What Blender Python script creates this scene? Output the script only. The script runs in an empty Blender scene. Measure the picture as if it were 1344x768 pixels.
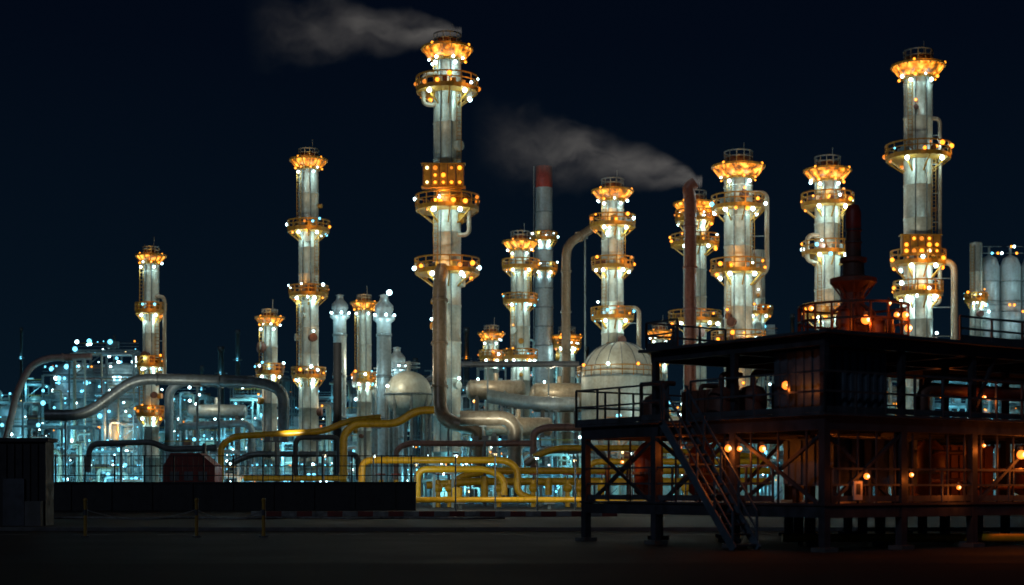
import bpy, math, random
from mathutils import Vector, Matrix
R = random.Random(11)
F = 2000.0; CH = 1.7
def X(u, d): return (u-672)*d/F
def Z(v, d): return CH+(640-v)*d/F
def P(u, v, d): return Vector((X(u, d), d, Z(v, d)))
scene = bpy.context.scene

# ------------------------------------------------------------------ materials
MATS = {}
def paint(name, col, rough=0.5, metal=0.0, dirt=0.45, scale=0.6, bump=0.0):
    m = bpy.data.materials.new(name); m.use_nodes = True
    nt = m.node_tree; b = nt.nodes['Principled BSDF']
    tc = nt.nodes.new('ShaderNodeTexCoord')
    mp = nt.nodes.new('ShaderNodeMapping'); mp.inputs['Scale'].default_value = (scale*3, scale*3, scale*0.35)
    n1 = nt.nodes.new('ShaderNodeTexNoise'); n1.inputs['Scale'].default_value = 1.0; n1.inputs['Detail'].default_value = 6
    n2 = nt.nodes.new('ShaderNodeTexNoise'); n2.inputs['Scale'].default_value = scale*5; n2.inputs['Detail'].default_value = 4
    mul = nt.nodes.new('ShaderNodeMath'); mul.operation = 'MULTIPLY'
    rp = nt.nodes.new('ShaderNodeValToRGB')
    rp.color_ramp.elements[0].position = 0.10; rp.color_ramp.elements[1].position = 0.34
    d = 1-dirt
    rp.color_ramp.elements[0].color = (col[0]*d, col[1]*d*0.95, col[2]*d*0.85, 1)
    rp.color_ramp.elements[1].color = (*col, 1)
    mr = nt.nodes.new('ShaderNodeMapRange'); mr.inputs[1].default_value = .3; mr.inputs[2].default_value = .7; mr.inputs[3].default_value = rough-.08; mr.inputs[4].default_value = rough+.15
    L = nt.links.new
    L(tc.outputs['Object'], mp.inputs[0]); L(mp.outputs[0], n1.inputs['Vector']); L(tc.outputs['Object'], n2.inputs['Vector'])
    L(n1.outputs[0], mul.inputs[0]); L(n2.outputs[0], mul.inputs[1]); L(mul.outputs[0], rp.inputs[0])
    L(rp.outputs[0], b.inputs['Base Color']); L(n2.outputs[0], mr.inputs[0]); L(mr.outputs[0], b.inputs['Roughness'])
    b.inputs['Metallic'].default_value = metal
    MATS[name] = m
def emis(name, col, s):
    m = bpy.data.materials.new(name); m.use_nodes = True
    b = m.node_tree.nodes['Principled BSDF']
    b.inputs['Base Color'].default_value = (0.1, 0.1, 0.1, 1)
    b.inputs['Emission Color'].default_value = (*col, 1); b.inputs['Emission Strength'].default_value = s
    m.cycles.emission_sampling = 'NONE'
    MATS[name] = m
paint('cream_steel', (0.52, 0.55, 0.48), 0.40, 0.15, 0.3)
paint('grey_steel', (0.38, 0.45, 0.47), 0.38, 0.3, 0.35)
paint('slate_pipe', (0.15, 0.18, 0.19), 0.38, 0.4, 0.4)
paint('galvanised', (0.22, 0.27, 0.28), 0.42, 0.4, 0.5)
paint('beige_pipe', (0.40, 0.34, 0.25), 0.36, 0.2, 0.4)
paint('tan_pipe', (0.27, 0.19, 0.12), 0.36, 0.2, 0.4)
paint('pink_pipe', (0.34, 0.18, 0.14), 0.38, 0.1, 0.4)
paint('brown_pipe', (0.13, 0.04, 0.025), 0.35, 0.1, 0.5)
paint('yellow_pipe', (0.75, 0.40, 0.012), 0.32, 0.0, 0.3)
paint('yellow_post', (0.35, 0.2, 0.02), 0.5, 0.0, 0.5)
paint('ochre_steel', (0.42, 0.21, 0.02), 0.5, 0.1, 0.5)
paint('dark_steel', (0.095, 0.105, 0.12), 0.5, 0.2, 0.5)
paint('black_steel', (0.055, 0.06, 0.074), 0.5, 0.2, 0.5)
paint('dark_wall', (0.015, 0.015, 0.018), 0.7, 0.0, 0.5)
paint('rust_steel', (0.15, 0.06, 0.04), 0.55, 0.1, 0.5)
paint('red_paint', (0.36, 0.035, 0.02), 0.45, 0.0, 0.5)
paint('dull_red', (0.16, 0.02, 0.014), 0.6, 0.0, 0.5)
paint('white_paint', (0.72, 0.72, 0.70), 0.5, 0.0, 0.35)
paint('worn_line', (0.22, 0.22, 0.21), 0.7, 0.0, 0.7)
paint('concrete', (0.10, 0.10, 0.10), 0.8, 0.0, 0.4)
paint('blue_panel', (0.10, 0.14, 0.18), 0.45, 0.2, 0.4)
emis('bulb_white', (0.62, 0.95, 1.0), 10)
emis('bulb_teal', (0.16, 0.70, 1.0), 3.0)
emis('bulb_warm', (1.0, 0.72, 0.32), 4)
emis('bulb_amber', (1.0, 0.30, 0.014), 3.0)
emis('bulb_amber_dim', (1.0, 0.26, 0.01), 1.1)
emis('bulb_orange', (1.0, 0.19, 0.02), 3.0)
emis('bulb_red', (1.0, 0.08, 0.03), 1.0)
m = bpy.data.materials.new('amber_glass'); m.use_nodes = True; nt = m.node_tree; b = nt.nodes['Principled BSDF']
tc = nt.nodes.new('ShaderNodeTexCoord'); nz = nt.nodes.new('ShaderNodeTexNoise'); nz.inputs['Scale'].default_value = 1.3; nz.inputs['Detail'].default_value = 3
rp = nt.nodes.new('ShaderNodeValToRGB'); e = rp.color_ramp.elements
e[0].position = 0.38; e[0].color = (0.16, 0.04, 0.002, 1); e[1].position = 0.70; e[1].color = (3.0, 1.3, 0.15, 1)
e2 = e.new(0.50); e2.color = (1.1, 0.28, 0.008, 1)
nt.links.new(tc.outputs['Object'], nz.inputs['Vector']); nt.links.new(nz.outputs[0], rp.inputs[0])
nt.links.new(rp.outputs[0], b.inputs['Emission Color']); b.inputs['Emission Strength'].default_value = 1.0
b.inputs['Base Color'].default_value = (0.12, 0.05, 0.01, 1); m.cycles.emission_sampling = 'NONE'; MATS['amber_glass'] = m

# ------------------------------------------------------------------ mesh builder
class MB:
    def __init__(s): s.v = []; s.f = []; s.m = []; s.sm = []; s.mats = []; s.lights = []
    def add(s, vs, fs, mat, smooth=False):
        if mat not in s.mats: s.mats.append(mat)
        i = s.mats.index(mat); o = len(s.v)
        s.v += [tuple(v) for v in vs]
        for f in fs: s.f.append([o+k for k in f]); s.m.append(i); s.sm.append(smooth)
    def obox(s, c, ax, ay, az, mat):
        c = Vector(c); vs = []
        for k in (-1, 1):
            for j in (-1, 1):
                for i in (-1, 1): vs.append(c+ax*i+ay*j+az*k)
        s.add(vs, [(0, 2, 3, 1), (4, 5, 7, 6), (0, 1, 5, 4), (2, 6, 7, 3), (0, 4, 6, 2), (1, 3, 7, 5)], mat)
    def box(s, c, sz, mat, rz=0):
        M = Matrix.Rotation(rz, 3, 'Z')
        s.obox(c, M@Vector((sz[0]/2, 0, 0)), M@Vector((0, sz[1]/2, 0)), Vector((0, 0, sz[2]/2)), mat)
    def beam(s, p, q, w, mat, h=None):
        p = Vector(p); q = Vector(q); d = q-p
        if d.length < 1e-5: return
        a = d.normalized(); up = Vector((0, 0, 1)) if abs(a.z) < 0.95 else Vector((1, 0, 0))
        b = a.cross(up).normalized(); c = b.cross(a)
        s.obox((p+q)/2, d/2, b*(w/2), c*((h or w)/2), mat)
    def tube(s, pts, r, mat, n=12, bend=None, r1=None, cap=True):
        pts = [Vector(p) for p in pts]
        if len(pts) > 2:
            bend = bend or r*2.2; out = [pts[0]]
            for i in range(1, len(pts)-1):
                a, b, c = pts[i-1], pts[i], pts[i+1]
                t = min(bend, (a-b).length*0.48, (c-b).length*0.48)
                p0 = b+(a-b).normalized()*t; p2 = b+(c-b).normalized()*t
                for k in range(7):
                    u = k/6; out.append(p0*(1-u)**2+b*2*u*(1-u)+p2*u*u)
            out.append(pts[-1]); pts = out
        N = len(pts); vs = []; fs = []; ref = None
        for i, p in enumerate(pts):
            t = (pts[min(i+1, N-1)]-pts[max(i-1, 0)]).normalized()
            if ref is None:
                up = Vector((0, 0, 1)) if abs(t.z) < 0.9 else Vector((1, 0, 0)); ref = t.cross(up).normalized()
            ref = (ref-t*ref.dot(t)).normalized(); bb = t.cross(ref)
            rr = r if r1 is None else r+(r1-r)*i/(N-1)
            for k in range(n):
                a = 2*math.pi*k/n; vs.append(p+ref*math.cos(a)*rr+bb*math.sin(a)*rr)
        for i in range(N-1):
            for k in range(n):
                k2 = (k+1) % n; fs.append((i*n+k, i*n+k2, (i+1)*n+k2, (i+1)*n+k))
        s.add(vs, fs, mat, True)
        if cap:
            s.add(vs[:n], [tuple(range(n))[::-1]], mat); s.add(vs[-n:], [tuple(range(n))], mat)
    def lathe(s, cx, cy, prof, mat, n=28, smooth=True):
        vs = []; fs = []
        for r, z in prof:
            for k in range(n):
                a = 2*math.pi*k/n
                vs.append((cx+r*math.cos(a), cy+r*math.sin(a), z))
        for i in range(len(prof)-1):
            for k in range(n):
                k2 = (k+1) % n; fs.append((i*n+k, i*n+k2, (i+1)*n+k2, (i+1)*n+k))
        s.add(vs, fs, mat, smooth)
    def ring(s, cx, cy, z, rad, r, mat, n=24):
        for k in range(n):
            a = 2*math.pi*k/n; b = 2*math.pi*(k+1)/n
            s.beam((cx+rad*math.cos(a), cy+rad*math.sin(a), z), (cx+rad*math.cos(b), cy+rad*math.sin(b), z), r*2, mat)
    def sph(s, c, r, mat, nu=10, nv=6, sz=1.0):
        c = Vector(c); vs = []; fs = []
        for j in range(nv+1):
            t = math.pi*j/nv
            for k in range(nu):
                a = 2*math.pi*k/nu
                vs.append(c+Vector((r*math.sin(t)*math.cos(a), r*math.sin(t)*math.sin(a), r*sz*math.cos(t))))
        for j in range(nv):
            for k in range(nu):
                k2 = (k+1) % nu; fs.append((j*nu+k, (j+1)*nu+k, (j+1)*nu+k2, j*nu+k2))
        s.add(vs, fs, mat, True)
    def light(s, p, col, e, r=0.2): s.lights.append((Vector(p), col, e, r))
    def build(s, name, loc=None, rz=0.0):
        me = bpy.data.meshes.new(name+'_mesh'); me.from_pydata(s.v, [], s.f)
        for mt in s.mats: me.materials.append(MATS[mt])
        me.polygons.foreach_set('material_index', s.m); me.polygons.foreach_set('use_smooth', s.sm); me.update()
        o = bpy.data.objects.new(name, me); scene.collection.objects.link(o)
        if loc is not None: o.location = loc
        o.rotation_euler[2] = rz
        for i, (p, col, e, r) in enumerate(s.lights):
            l = bpy.data.lights.new('lamp_light', 'POINT'); l.energy = e; l.color = col; l.shadow_soft_size = r
            lo = bpy.data.objects.new('lamp_light', l); scene.collection.objects.link(lo); lo.parent = o; lo.location = p
        return o
WH = (0.62, 0.95, 1.0); TE = (0.20, 0.76, 1.0); AM = (1.0, 0.42, 0.06); WM = (1.0, 0.86, 0.6)

# ------------------------------------------------------------------ columns
def platform(b, cx, cy, z, r_in, r, amber, e=1.0, scale=1.0):
    st = 'ochre_steel'; h = 1.35*scale
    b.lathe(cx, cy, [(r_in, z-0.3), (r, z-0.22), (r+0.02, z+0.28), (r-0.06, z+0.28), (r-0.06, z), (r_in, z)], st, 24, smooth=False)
    n = 16
    for k in range(n):
        a = 2*math.pi*(k+0.3)/n; c, s_ = math.cos(a), math.sin(a)
        b.beam((cx+r*c, cy+r*s_, z+0.2), (cx+r*c, cy+r*s_, z+h), 0.12, st)
        if k % 2 == 0:
            b.beam((cx+r_in*c, cy+r_in*s_, z-1.5*scale), (cx+(r-0.15)*c, cy+(r-0.15)*s_, z-0.24), 0.15, st)
    b.ring(cx, cy, z+h, r, 0.08, st); b.ring(cx, cy, z+h*0.6, r, 0.06, st)
    for k in range(5):
        a = -1.57+R.uniform(-1.8, 1.8); rr = r_in+(r-r_in)*.5
        b.box((cx+rr*math.cos(a), cy+rr*math.sin(a), z+.5), (R.uniform(.4, .9), .5, R.uniform(.6, 1.2)), R.choice(['ochre_steel', 'galvanised', 'rust_steel']), a)
    nb = 12
    for k in range(nb):
        a = 2*math.pi*(k+R.random()*0.9)/nb; c, s_ = math.cos(a), math.sin(a)
        mat = R.choice(['bulb_amber', 'bulb_amber', 'bulb_amber', 'bulb_amber_dim', 'bulb_white'] if amber else ['bulb_white', 'bulb_teal', 'bulb_amber', 'bulb_amber_dim'])
        zz = z+R.choice([-0.45, -0.4, 0.45, 0.8, 1.2])
        rr = r+0.08 if zz > z else r-0.4
        b.sph((cx+rr*c, cy+rr*s_, zz), R.uniform(0.09, 0.27)*scale, mat, 8, 5)
    for a in (-2.15, -1.0, 1.5):
        a += R.uniform(-.15, .15)
        b.sph((cx+(r-0.35)*math.cos(a), cy+(r-0.35)*math.sin(a), z-0.5), 0.24*scale, 'bulb_white', 8, 5)
        b.light((cx+(r-0.5)*math.cos(a), cy+(r-0.5)*math.sin(a), z-1.1), WH, R.uniform(80, 150)*e, 0.2)
    a = -1.57+R.uniform(-.6, .6)
    b.light((cx+(r_in+0.9)*math.cos(a), cy+(r_in+0.9)*math.sin(a), z+0.8), AM if amber else WH, (90 if amber else 80)*e, 0.2)
    b.light((cx+(r+.9)*math.cos(a+.5), cy+(r+.9)*math.sin(a+.5), z+0.4), AM, 60*e, 0.2)

def column(name, u, vtop, w, d, plats, shell='cream_steel', side=None, cabin=None, crown=True, zbase=0.0):
    b = MB(); cx = X(u, d); cy = d; k = d/F; r = w*k/2; zt = Z(vtop, d)
    sc = max(0.8, min(1.15, w/30.0))
    hc = 1.8*r; zc = zt-hc if crown else zt
    prof = []; z = zbase
    prof.append((r*1.08, z)); prof.append((r*1.08, z+1.2)); prof.append((r, z+1.6)); z = z+1.6
    step = R.uniform(3.4, 4.4)
    while z+step < zc-0.5:
        z += step; prof += [(r, z-0.12), (r*1.035, z-0.1), (r*1.035, z+0.1), (r, z+0.12)]
    prof += [(r, zc), (r*0.96, zc+0.1)]
    b.lathe(cx, cy, prof, shell, 32)
    b.lathe(cx, cy, [(r*0.96, zc+0.1), (0.01, zc+0.3)], shell, 24)
    if crown:
        zr = zc; hcr = 0.75*r
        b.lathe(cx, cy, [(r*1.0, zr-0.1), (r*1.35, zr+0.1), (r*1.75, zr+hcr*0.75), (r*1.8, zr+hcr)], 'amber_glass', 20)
        for q in range(14):
            a = 2*math.pi*q/14; c, s_ = math.cos(a), math.sin(a)
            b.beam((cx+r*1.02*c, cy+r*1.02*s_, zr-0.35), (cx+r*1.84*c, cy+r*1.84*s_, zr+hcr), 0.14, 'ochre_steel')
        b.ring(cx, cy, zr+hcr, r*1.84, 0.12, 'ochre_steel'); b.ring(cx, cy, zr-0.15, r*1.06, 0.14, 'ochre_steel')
        b.lathe(cx, cy, [(r*1.8, zr+hcr), (r*0.9, zr+hcr+0.12), (r*0.82, zt-0.5*r), (r*0.9, zt-0.45*r), (r*0.9, zt-0.35*r), (0.05, zt-0.3*r)], 'rust_steel', 24)
        for q in range(12):
            a = 2*math.pi*(q+.5)/12; c, s_ = math.cos(a), math.sin(a)
            b.beam((cx+r*c, cy+r*s_, zr+hcr+0.1), (cx+r*c, cy+r*s_, zt), 0.09, 'galvanised')
        b.ring(cx, cy, zt, r, 0.07, 'galvanised'); b.ring(cx, cy, zt-0.4*r, r, 0.06, 'galvanised')
        for q in range(8):
            a = 2*math.pi*(q+R.random()*.5)/8; c, s_ = math.cos(a), math.sin(a)
            b.sph((cx+r*1.35*c, cy+r*1.35*s_, zr-0.15), R.uniform(.1, .2)*sc, R.choice(['bulb_amber', 'bulb_white']), 8, 5)
            if q % 2: b.sph((cx+r*1.86*c, cy+r*1.86*s_, zr+hcr+0.1), 0.15*sc, 'bulb_amber', 8, 5)
        for a in (-2.2, -1.1, 1.4):
            b.light((cx+(r+.9)*math.cos(a), cy+(r+.9)*math.sin(a), zr-1.3), WH, 85*sc, .2)
            b.sph((cx+(r+.6)*math.cos(a), cy+(r+.6)*math.sin(a), zr-0.8), .2*sc, 'bulb_white', 8, 5)
        b.light((cx, cy-r*2.3, zr+hcr+0.9), AM, 70*sc, .2)
        b.beam((cx+r*.4, cy, zt-.5), (cx+r*.4, cy, zt+1.3), 0.07, 'galvanised')
    zs = []
    for (v, rf, amber) in plats:
        z = Z(v, d); zs.append(z); platform(b, cx, cy, z, r*0.99, r*rf, amber, 1.0*sc*sc, sc)
    zs = sorted(zs+[zc])
    for q in range(len(zs)-1):
        a = -0.75 if q % 2 else -2.3
        lx = cx+(r+0.35)*math.cos(a); ly = cy+(r+0.35)*math.sin(a)
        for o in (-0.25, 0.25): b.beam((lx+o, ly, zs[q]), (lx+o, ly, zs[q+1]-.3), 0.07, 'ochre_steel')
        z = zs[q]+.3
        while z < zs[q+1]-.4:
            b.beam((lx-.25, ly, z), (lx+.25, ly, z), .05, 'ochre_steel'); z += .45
    for a in (-1.25, -2.0):
        b.beam((cx+(r+.14)*math.cos(a), cy+(r+.14)*math.sin(a), zbase+1), (cx+(r+.14)*math.cos(a), cy+(r+.14)*math.sin(a), zc-.4), .11, 'galvanised')
    for q in range(int(max(3, (zc-8)/4.5))):
        a = -1.57+R.uniform(-1.5, 1.5); z = R.uniform(max(zbase+3, zc*0.25), zc-2)
        c = Vector((math.cos(a), math.sin(a), 0)); p = Vector((cx, cy, z))
        b.tube([p+c*r*0.9, p+c*(r+.5)], R.uniform(.25, .7), R.choice([shell, 'ochre_steel', 'rust_steel']), 12)
        if R.random() < .6: b.sph(p+c*(r+.5)+Vector((0, 0, .8)), .16*sc, R.choice(['bulb_white', 'bulb_amber', 'bulb_amber']), 8, 5); b.light(p+c*(r+1.1)+Vector((0, 0, .8)), R.choice([WH, AM]), 28, .15)
    if side:
        for (u0, v0, v1, pr, mat) in side:
            px = X(u0, d); sgn = 1 if px > cx else -1; py = cy-r*0.5
            b.tube([(cx+sgn*r*.6, py, Z(v0, d)), (px, py, Z(v0, d)), (px, py, Z(v1, d)), (cx+sgn*r*.6, py, Z(v1, d))], pr*k, mat, 12, bend=pr*k*3)
            z = Z(v0, d)-2
            while z > Z(v1, d)+1:
                b.beam((cx+sgn*r*.8, py+.1, z), (px, py, z), .12, 'galvanised'); z -= 3.5
    if cabin:
        v0, v1, w2 = cabin; z0, z1 = Z(v1, d), Z(v0, d); hw = w2*k/2
        b.box((cx-hw*.12, cy-r-.55, (z0+z1)/2), (hw*1.7, 1.1, z1-z0), 'ochre_steel')
        b.box((cx-hw*.12, cy-r-.55, z1+.08), (hw*1.85, 1.3, .14), 'ochre_steel'); b.box((cx-hw*.12, cy-r-.55, z0-.08), (hw*1.85, 1.3, .14), 'ochre_steel')
        for i in range(6): b.beam((cx-hw*.12+(i-2.5)*hw*.34, cy-r-1.16, z0), (cx-hw*.12+(i-2.5)*hw*.34, cy-r-1.16, z1), .09, 'rust_steel')
        for i in range(5):
            for j in range(3):
                if R.random() < .82:
                    b.sph((cx-hw*.12+(i-2)*hw*.34, cy-r-1.15, z0+(j+.5)*(z1-z0)/3), R.uniform(.17, .28), R.choice(['bulb_amber', 'bulb_amber', 'bulb_amber_dim', 'bulb_warm']), 8, 5)
        b.light((cx-.3, cy-r-2.6, z0-.8), AM, 130, .3)
    b.build(name)

col = 'distillation_column'
column(col, 198, 325, 21, 190, [(410, 1.9, False), (480, 1.7, False), (545, 1.8, True)], side=[(217, 390, 500, 2.5, 'beige_pipe')])
column(col, 405, 197, 26, 195, [(303, 2.1, False), (388, 1.95, True), (495, 1.7, False)])
column(col, 587, 46, 36, 180, [(120, 2.25, True), (275, 2.3, True), (358, 2.35, True)], cabin=(222, 250, 62), side=[(616, 258, 310, 3, 'beige_pipe'), (556, 100, 140, 3, 'beige_pipe')])
column(col, 354, 407, 20, 185, [(490, 1.8, False)])
column(col, 478, 388, 19, 205, [(500, 1.6, False)])
column(col, 683, 305, 25, 215, [(352, 1.9, True), (397, 1.8, False), (470, 1.8, False)])
column(col, 804, 236, 29, 200, [(297, 2.05, True), (352, 1.9, True), (418, 1.95, False)], side=[(838, 405, 470, 3, 'beige_pipe')])
column(col, 912, 252, 30, 215, [(290, 1.7, True), (322, 2.1, True), (422, 2.3, True)], side=[(945, 412, 470, 3, 'beige_pipe')])
column(col, 969, 200, 37, 195, [(274, 1.9, False), (358, 1.95, True), (452, 1.9, True)], side=[(1005, 255, 360, 3, 'beige_pipe')])
column(col, 994, 330, 20, 225, [(412, 2.0, False)], crown=False)
column(col, 1086, 207, 33, 200, [(270, 2.05, True), (333, 2.0, False), (415, 1.9, True)], side=[(1058, 310, 345, 3, 'beige_pipe')])
column(col, 1205, 68, 37, 185, [(208, 2.25, False), (347, 1.9, True), (387, 1.7, True)], cabin=(314, 338, 58), side=[(1231, 158, 400, 2.6, 'beige_pipe'), (1250, 345, 470, 4.5, 'beige_pipe')])
column(col, 1281, 320, 16, 230, [(395, 1.8, False)], crown=False)
column(col, 645, 428, 19, 235, [(470, 1.7, True)])
column(col, 866, 425, 20, 230, [(470, 1.7, True)])
column(col, 744, 430, 22, 240, [(455, 1.7, True)])

def onion(u, vtop, w, d, lamp):
    b = MB(); k = d/F; r = w*k/2; cx = X(u, d); zt = Z(vtop, d)
    b.lathe(cx, d, [(r*1.1, 0), (r*1.1, 1), (r, 1.4), (r, zt-4*r), (r*1.5, zt-3.6*r), (r*1.5, zt-3.2*r), (r, zt-2.9*r), (r*1.3, zt-2.2*r), (r*1.25, zt-1.6*r), (r*.6, zt-.9*r), (r*.5, zt-.3*r), (r*.7, zt-.2*r), (.02, zt)], 'grey_steel', 24)
    for z in (zt*.4, zt*.6, zt*.8): b.lathe(cx, d, [(r, z-.2), (r*1.12, z-.15), (r*1.12, z+.15), (r, z+.2)], 'galvanised', 24)
    for a in (-2.4, -1.3, -.4, 1.5):
        b.sph((cx+r*1.6*math.cos(a), d+r*1.6*math.sin(a), zt-3.0*r), .18, 'bulb_white', 8, 5)
    for a in (-2, -.9): b.light((cx+r*2.4*math.cos(a), d+r*2.4*math.sin(a), zt-4.5*r), WH, 130, .2)
    b.light((cx-1, d-r*3, zt*.55), WH, 160, .2)
    if lamp: b.sph((cx+r*.8, d-r*.8, zt+.1), .35, 'bulb_white')
    b.build('scrubber_vessel')
onion(446, 386, 17, 210, False); onion(504, 386, 19, 200, True)
onion(521, 455, 17, 220, False)

b = MB(); d = 240; k = d/F; cx = X(714, d); r = 11*k; zt = Z(219, d); zb = Z(247, d)
b.lathe(cx, d, [(r*1.25, 0), (r*1.1, zt*.5), (r, zb)], 'grey_steel', 32)
b.lathe(cx, d, [(r, zb), (r*.97, zt), (r*.8, zt), (r*.8, zt-1)], 'red_paint', 32)
z = 6
while z < zb-2:
    rr = r*(1.25-.25*z/zb); b.lathe(cx, d, [(rr, z-.1), (rr+.08, z-.08), (rr+.08, z+.08), (rr, z+.1)], 'galvanised', 32); z += 3
for v in (315, 355): platform(b, cx, d, Z(v, d), r, r*1.6, False, .5, .8)
b.beam((cx-r-.3, d-.6, 5), (cx-r-.3, d-.6, zt), .12, 'galvanised')
b.build('industrial_chimney')

# ------------------------------------------------------------------ pipes
def pipe(name, pts, r, d, mat, sup=True):
    b = MB(); k = d/F
    W = []
    for p in pts:
        dd = p[2] if len(p) > 2 else d
        q = P(p[0], p[1], dd); q.z = max(q.z, r*k*1.3); W.append(q)
    b.tube(W, r*k, mat, 14, bend=r*k*3)
    for i in range(len(W)-1):
        a, c = W[i], W[i+1]; L = (c-a).length; t = (c-a)/max(L, 1e-6)
        if sup and abs(t.z) < .55 and L > 3:
            n = max(1, int(L/7))
            for q in range(n):
                p = a.lerp(c, (q+.5)/n)
                b.beam((p.x, p.y, 0), (p.x, p.y, p.z-r*k), .22, 'galvanised'); b.box((p.x, p.y, p.z-r*k-.05), (.8, 1.4*r*k+.4, .12), 'galvanised')
        n = int(L/5)
        for q in range(n):
            p = a.lerp(c, (q+.35)/max(n, 1))
            b.tube([p-t*.12, p+t*.12], r*k*1.22, mat, 14)
    b.build(name)
pn = 'process_pipe'
pipe(pn, [(60, 545), (112, 545), (178, 497), (340, 501), (372, 512), (372, 580)], 7.5, 172, 'slate_pipe')
pipe(pn, [(222, 620), (222, 512), (240, 500), (335, 504)], 6, 180, 'grey_steel')
pipe(pn, [(-6, 640), (22, 515), (40, 480), (62, 470), (120, 468)], 4.5, 200, 'pink_pipe')
pipe(pn, [(580, 352, 177), (577, 375, 175), (577, 545, 172), (600, 558, 170), (629, 562, 170), (629, 640, 170)], 9.5, 172, 'tan_pipe')
pipe(pn, [(604, 549), (664, 549), (676, 560), (676, 640)], 10, 166, 'beige_pipe')
pipe(pn, [(700, 620), (700, 568), (716, 561), (800, 561)], 5, 160, 'pink_pipe')
pipe(pn, [(520, 630), (520, 590), (535, 582), (700, 582)], 4, 160, 'pink_pipe')
pipe(pn, [(690, 610), (715, 590), (790, 590), (800, 620)], 5, 158, 'beige_pipe')
pipe(pn, [(640, 520), (700, 530), (760, 530)], 9, 190, 'grey_steel')
pipe(pn, [(235, 560), (330, 555), (330, 640)], 5, 182, 'grey_steel')
pipe(pn, [(115, 620), (118, 583), (200, 580), (220, 590), (285, 588)], 4, 150, 'dark_steel')
pipe(pn, [(388, 640), (388, 574), (445, 574), (445, 640)], 3.5, 150, 'black_steel')
pipe(pn, [(443, 640), (443, 450)], 5.5, 165, 'dark_wall', False)
pipe(pn, [(743, 640), (743, 322), (792, 290, 215)], 6, 210, 'tan_pipe')
pipe(pn, [(906, 640), (906, 262), (903, 246), (912, 240)], 8, 190, 'brown_pipe')
pipe(pn, [(990, 600), (1040, 560), (1060, 500), (1100, 470)], 6, 190, 'beige_pipe')
pipe(pn, [(560, 500), (600, 478), (760, 478)], 4, 195, 'dark_steel')
pipe(pn, [(300, 610), (330, 596), (470, 596), (470, 630)], 4, 155, 'slate_pipe')
yn = 'yellow_gas_pipe'
pipe(yn, [(290, 645), (290, 585), (306, 573), (425, 566), (458, 552), (500, 548)], 4.2, 150, 'yellow_pipe')
pipe(yn, [(451, 650), (451, 570), (466, 556), (522, 556), (545, 539), (570, 538)], 5.2, 145, 'yellow_pipe')
pipe(yn, [(475, 650), (475, 604), (664, 604), (679, 614), (679, 648), (700, 655)], 4.6, 130, 'yellow_pipe')
pipe(yn, [(548, 660), (548, 616), (640, 616), (662, 628), (662, 650)], 4.5, 128, 'yellow_pipe')
pipe(yn, [(545, 656), (780, 656), (990, 656)], 3.8, 120, 'yellow_pipe')
pipe(yn, [(320, 628), (455, 628)], 3.5, 140, 'yellow_pipe')
pipe(yn, [(560, 637), (620, 632), (800, 632), (1010, 632)], 5, 138, 'yellow_pipe')
pipe(yn, [(600, 645), (600, 627), (640, 618), (1010, 618)], 4.5, 142, 'yellow_pipe')
pipe(yn, [(700, 600), (730, 588), (830, 588), (1000, 600)], 4, 150, 'yellow_pipe')
pipe(yn, [(760, 645), (775, 606), (1010, 606)], 4, 134, 'yellow_pipe')
pipe(yn, [(720, 650), (720, 628)], 5, 137, 'yellow_pipe', False)
pipe(yn, [(636, 655), (636, 625)], 5, 136, 'yellow_pipe', False)
pipe(yn, [(600, 655), (600, 640)], 7, 127, 'yellow_pipe', False)

b = MB()
for u in (500, 520, 575, 590, 655, 700, 745, 760, 790, 840, 900):
    p = P(u, 626, 133); p.z = Z(645, 133)
    b.tube([(p.x, p.y, 0), (p.x, p.y, p.z+1.0)], .22, 'yellow_pipe', 10); b.sph((p.x, p.y, p.z+.3), .42, 'yellow_pipe')
    b.tube([(p.x, p.y, p.z+1.0), (p.x, p.y, p.z+1.5)], .07, 'dark_steel', 8)
    b.tube([(p.x, p.y, p.z+1.45), (p.x, p.y, p.z+1.55)], .45, 'red_paint', 14)
b.build('valve_manifold')
for i, (u, d) in enumerate(((300, 124), (425, 124), (490, 119), (545, 122), (598, 112), (650, 116), (705, 112), (755, 115), (830, 116), (900, 113), (970, 116))):  # posts added to light the yellow pipes from the front
    b = MB(); x = X(u, d); h = R.uniform(3.4, 4.4)
    b.tube([(x, d, 0), (x, d, h)], .06, 'dark_steel', 8); b.beam((x, d, h), (x, d+.6, h+.1), .07, 'dark_steel'); b.box((x, d+.7, h+.16), (.4, .4, .12), 'dark_steel')
    b.sph((x, d+.7, h), .10, 'bulb_warm' if i % 2 else 'bulb_white', 10, 6); b.light((x, d+.9, h-.25), WM if i % 3 else WH, 330, .15)
    b.build('fill_lamp_post')

# ------------------------------------------------------------------ vessels
def sphere_tank(u, v, rp, d):
    b = MB(); k = d/F; r = rp*k; c = P(u, v, d)
    b.sph(c, r, 'cream_steel', 36, 20)
    b.lathe(c.x, c.y, [(r+.01, c.z-.12), (r+.14, c.z-.1), (r+.14, c.z+.1), (r+.01, c.z+.12)], 'galvanised', 36)
    for q in range(8):
        a = math.pi*2*q/8+.2; x = c.x+r*.93*math.cos(a); y = c.y+r*.93*math.sin(a)
        b.tube([(x, y, 0), (x, y, c.z)], .22, 'galvanised', 10)
    b.ring(c.x, c.y, c.z+r+.9, 1.4, .06, 'galvanised'); b.ring(c.x, c.y, c.z+r+.4, 1.4, .05, 'galvanised')
    b.tube([(c.x, c.y, c.z+r*.95), (c.x, c.y, c.z+r+1.2)], .3, 'galvanised', 10)
    b.sph((c.x-r*.8, c.y-r*1.05, c.z+r*.3), .18, 'bulb_white'); b.light((c.x-r*1.1, c.y-r*2.0, c.z+r*1.1), WM, 900, .3)
    b.build('spherical_gas_tank')
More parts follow.
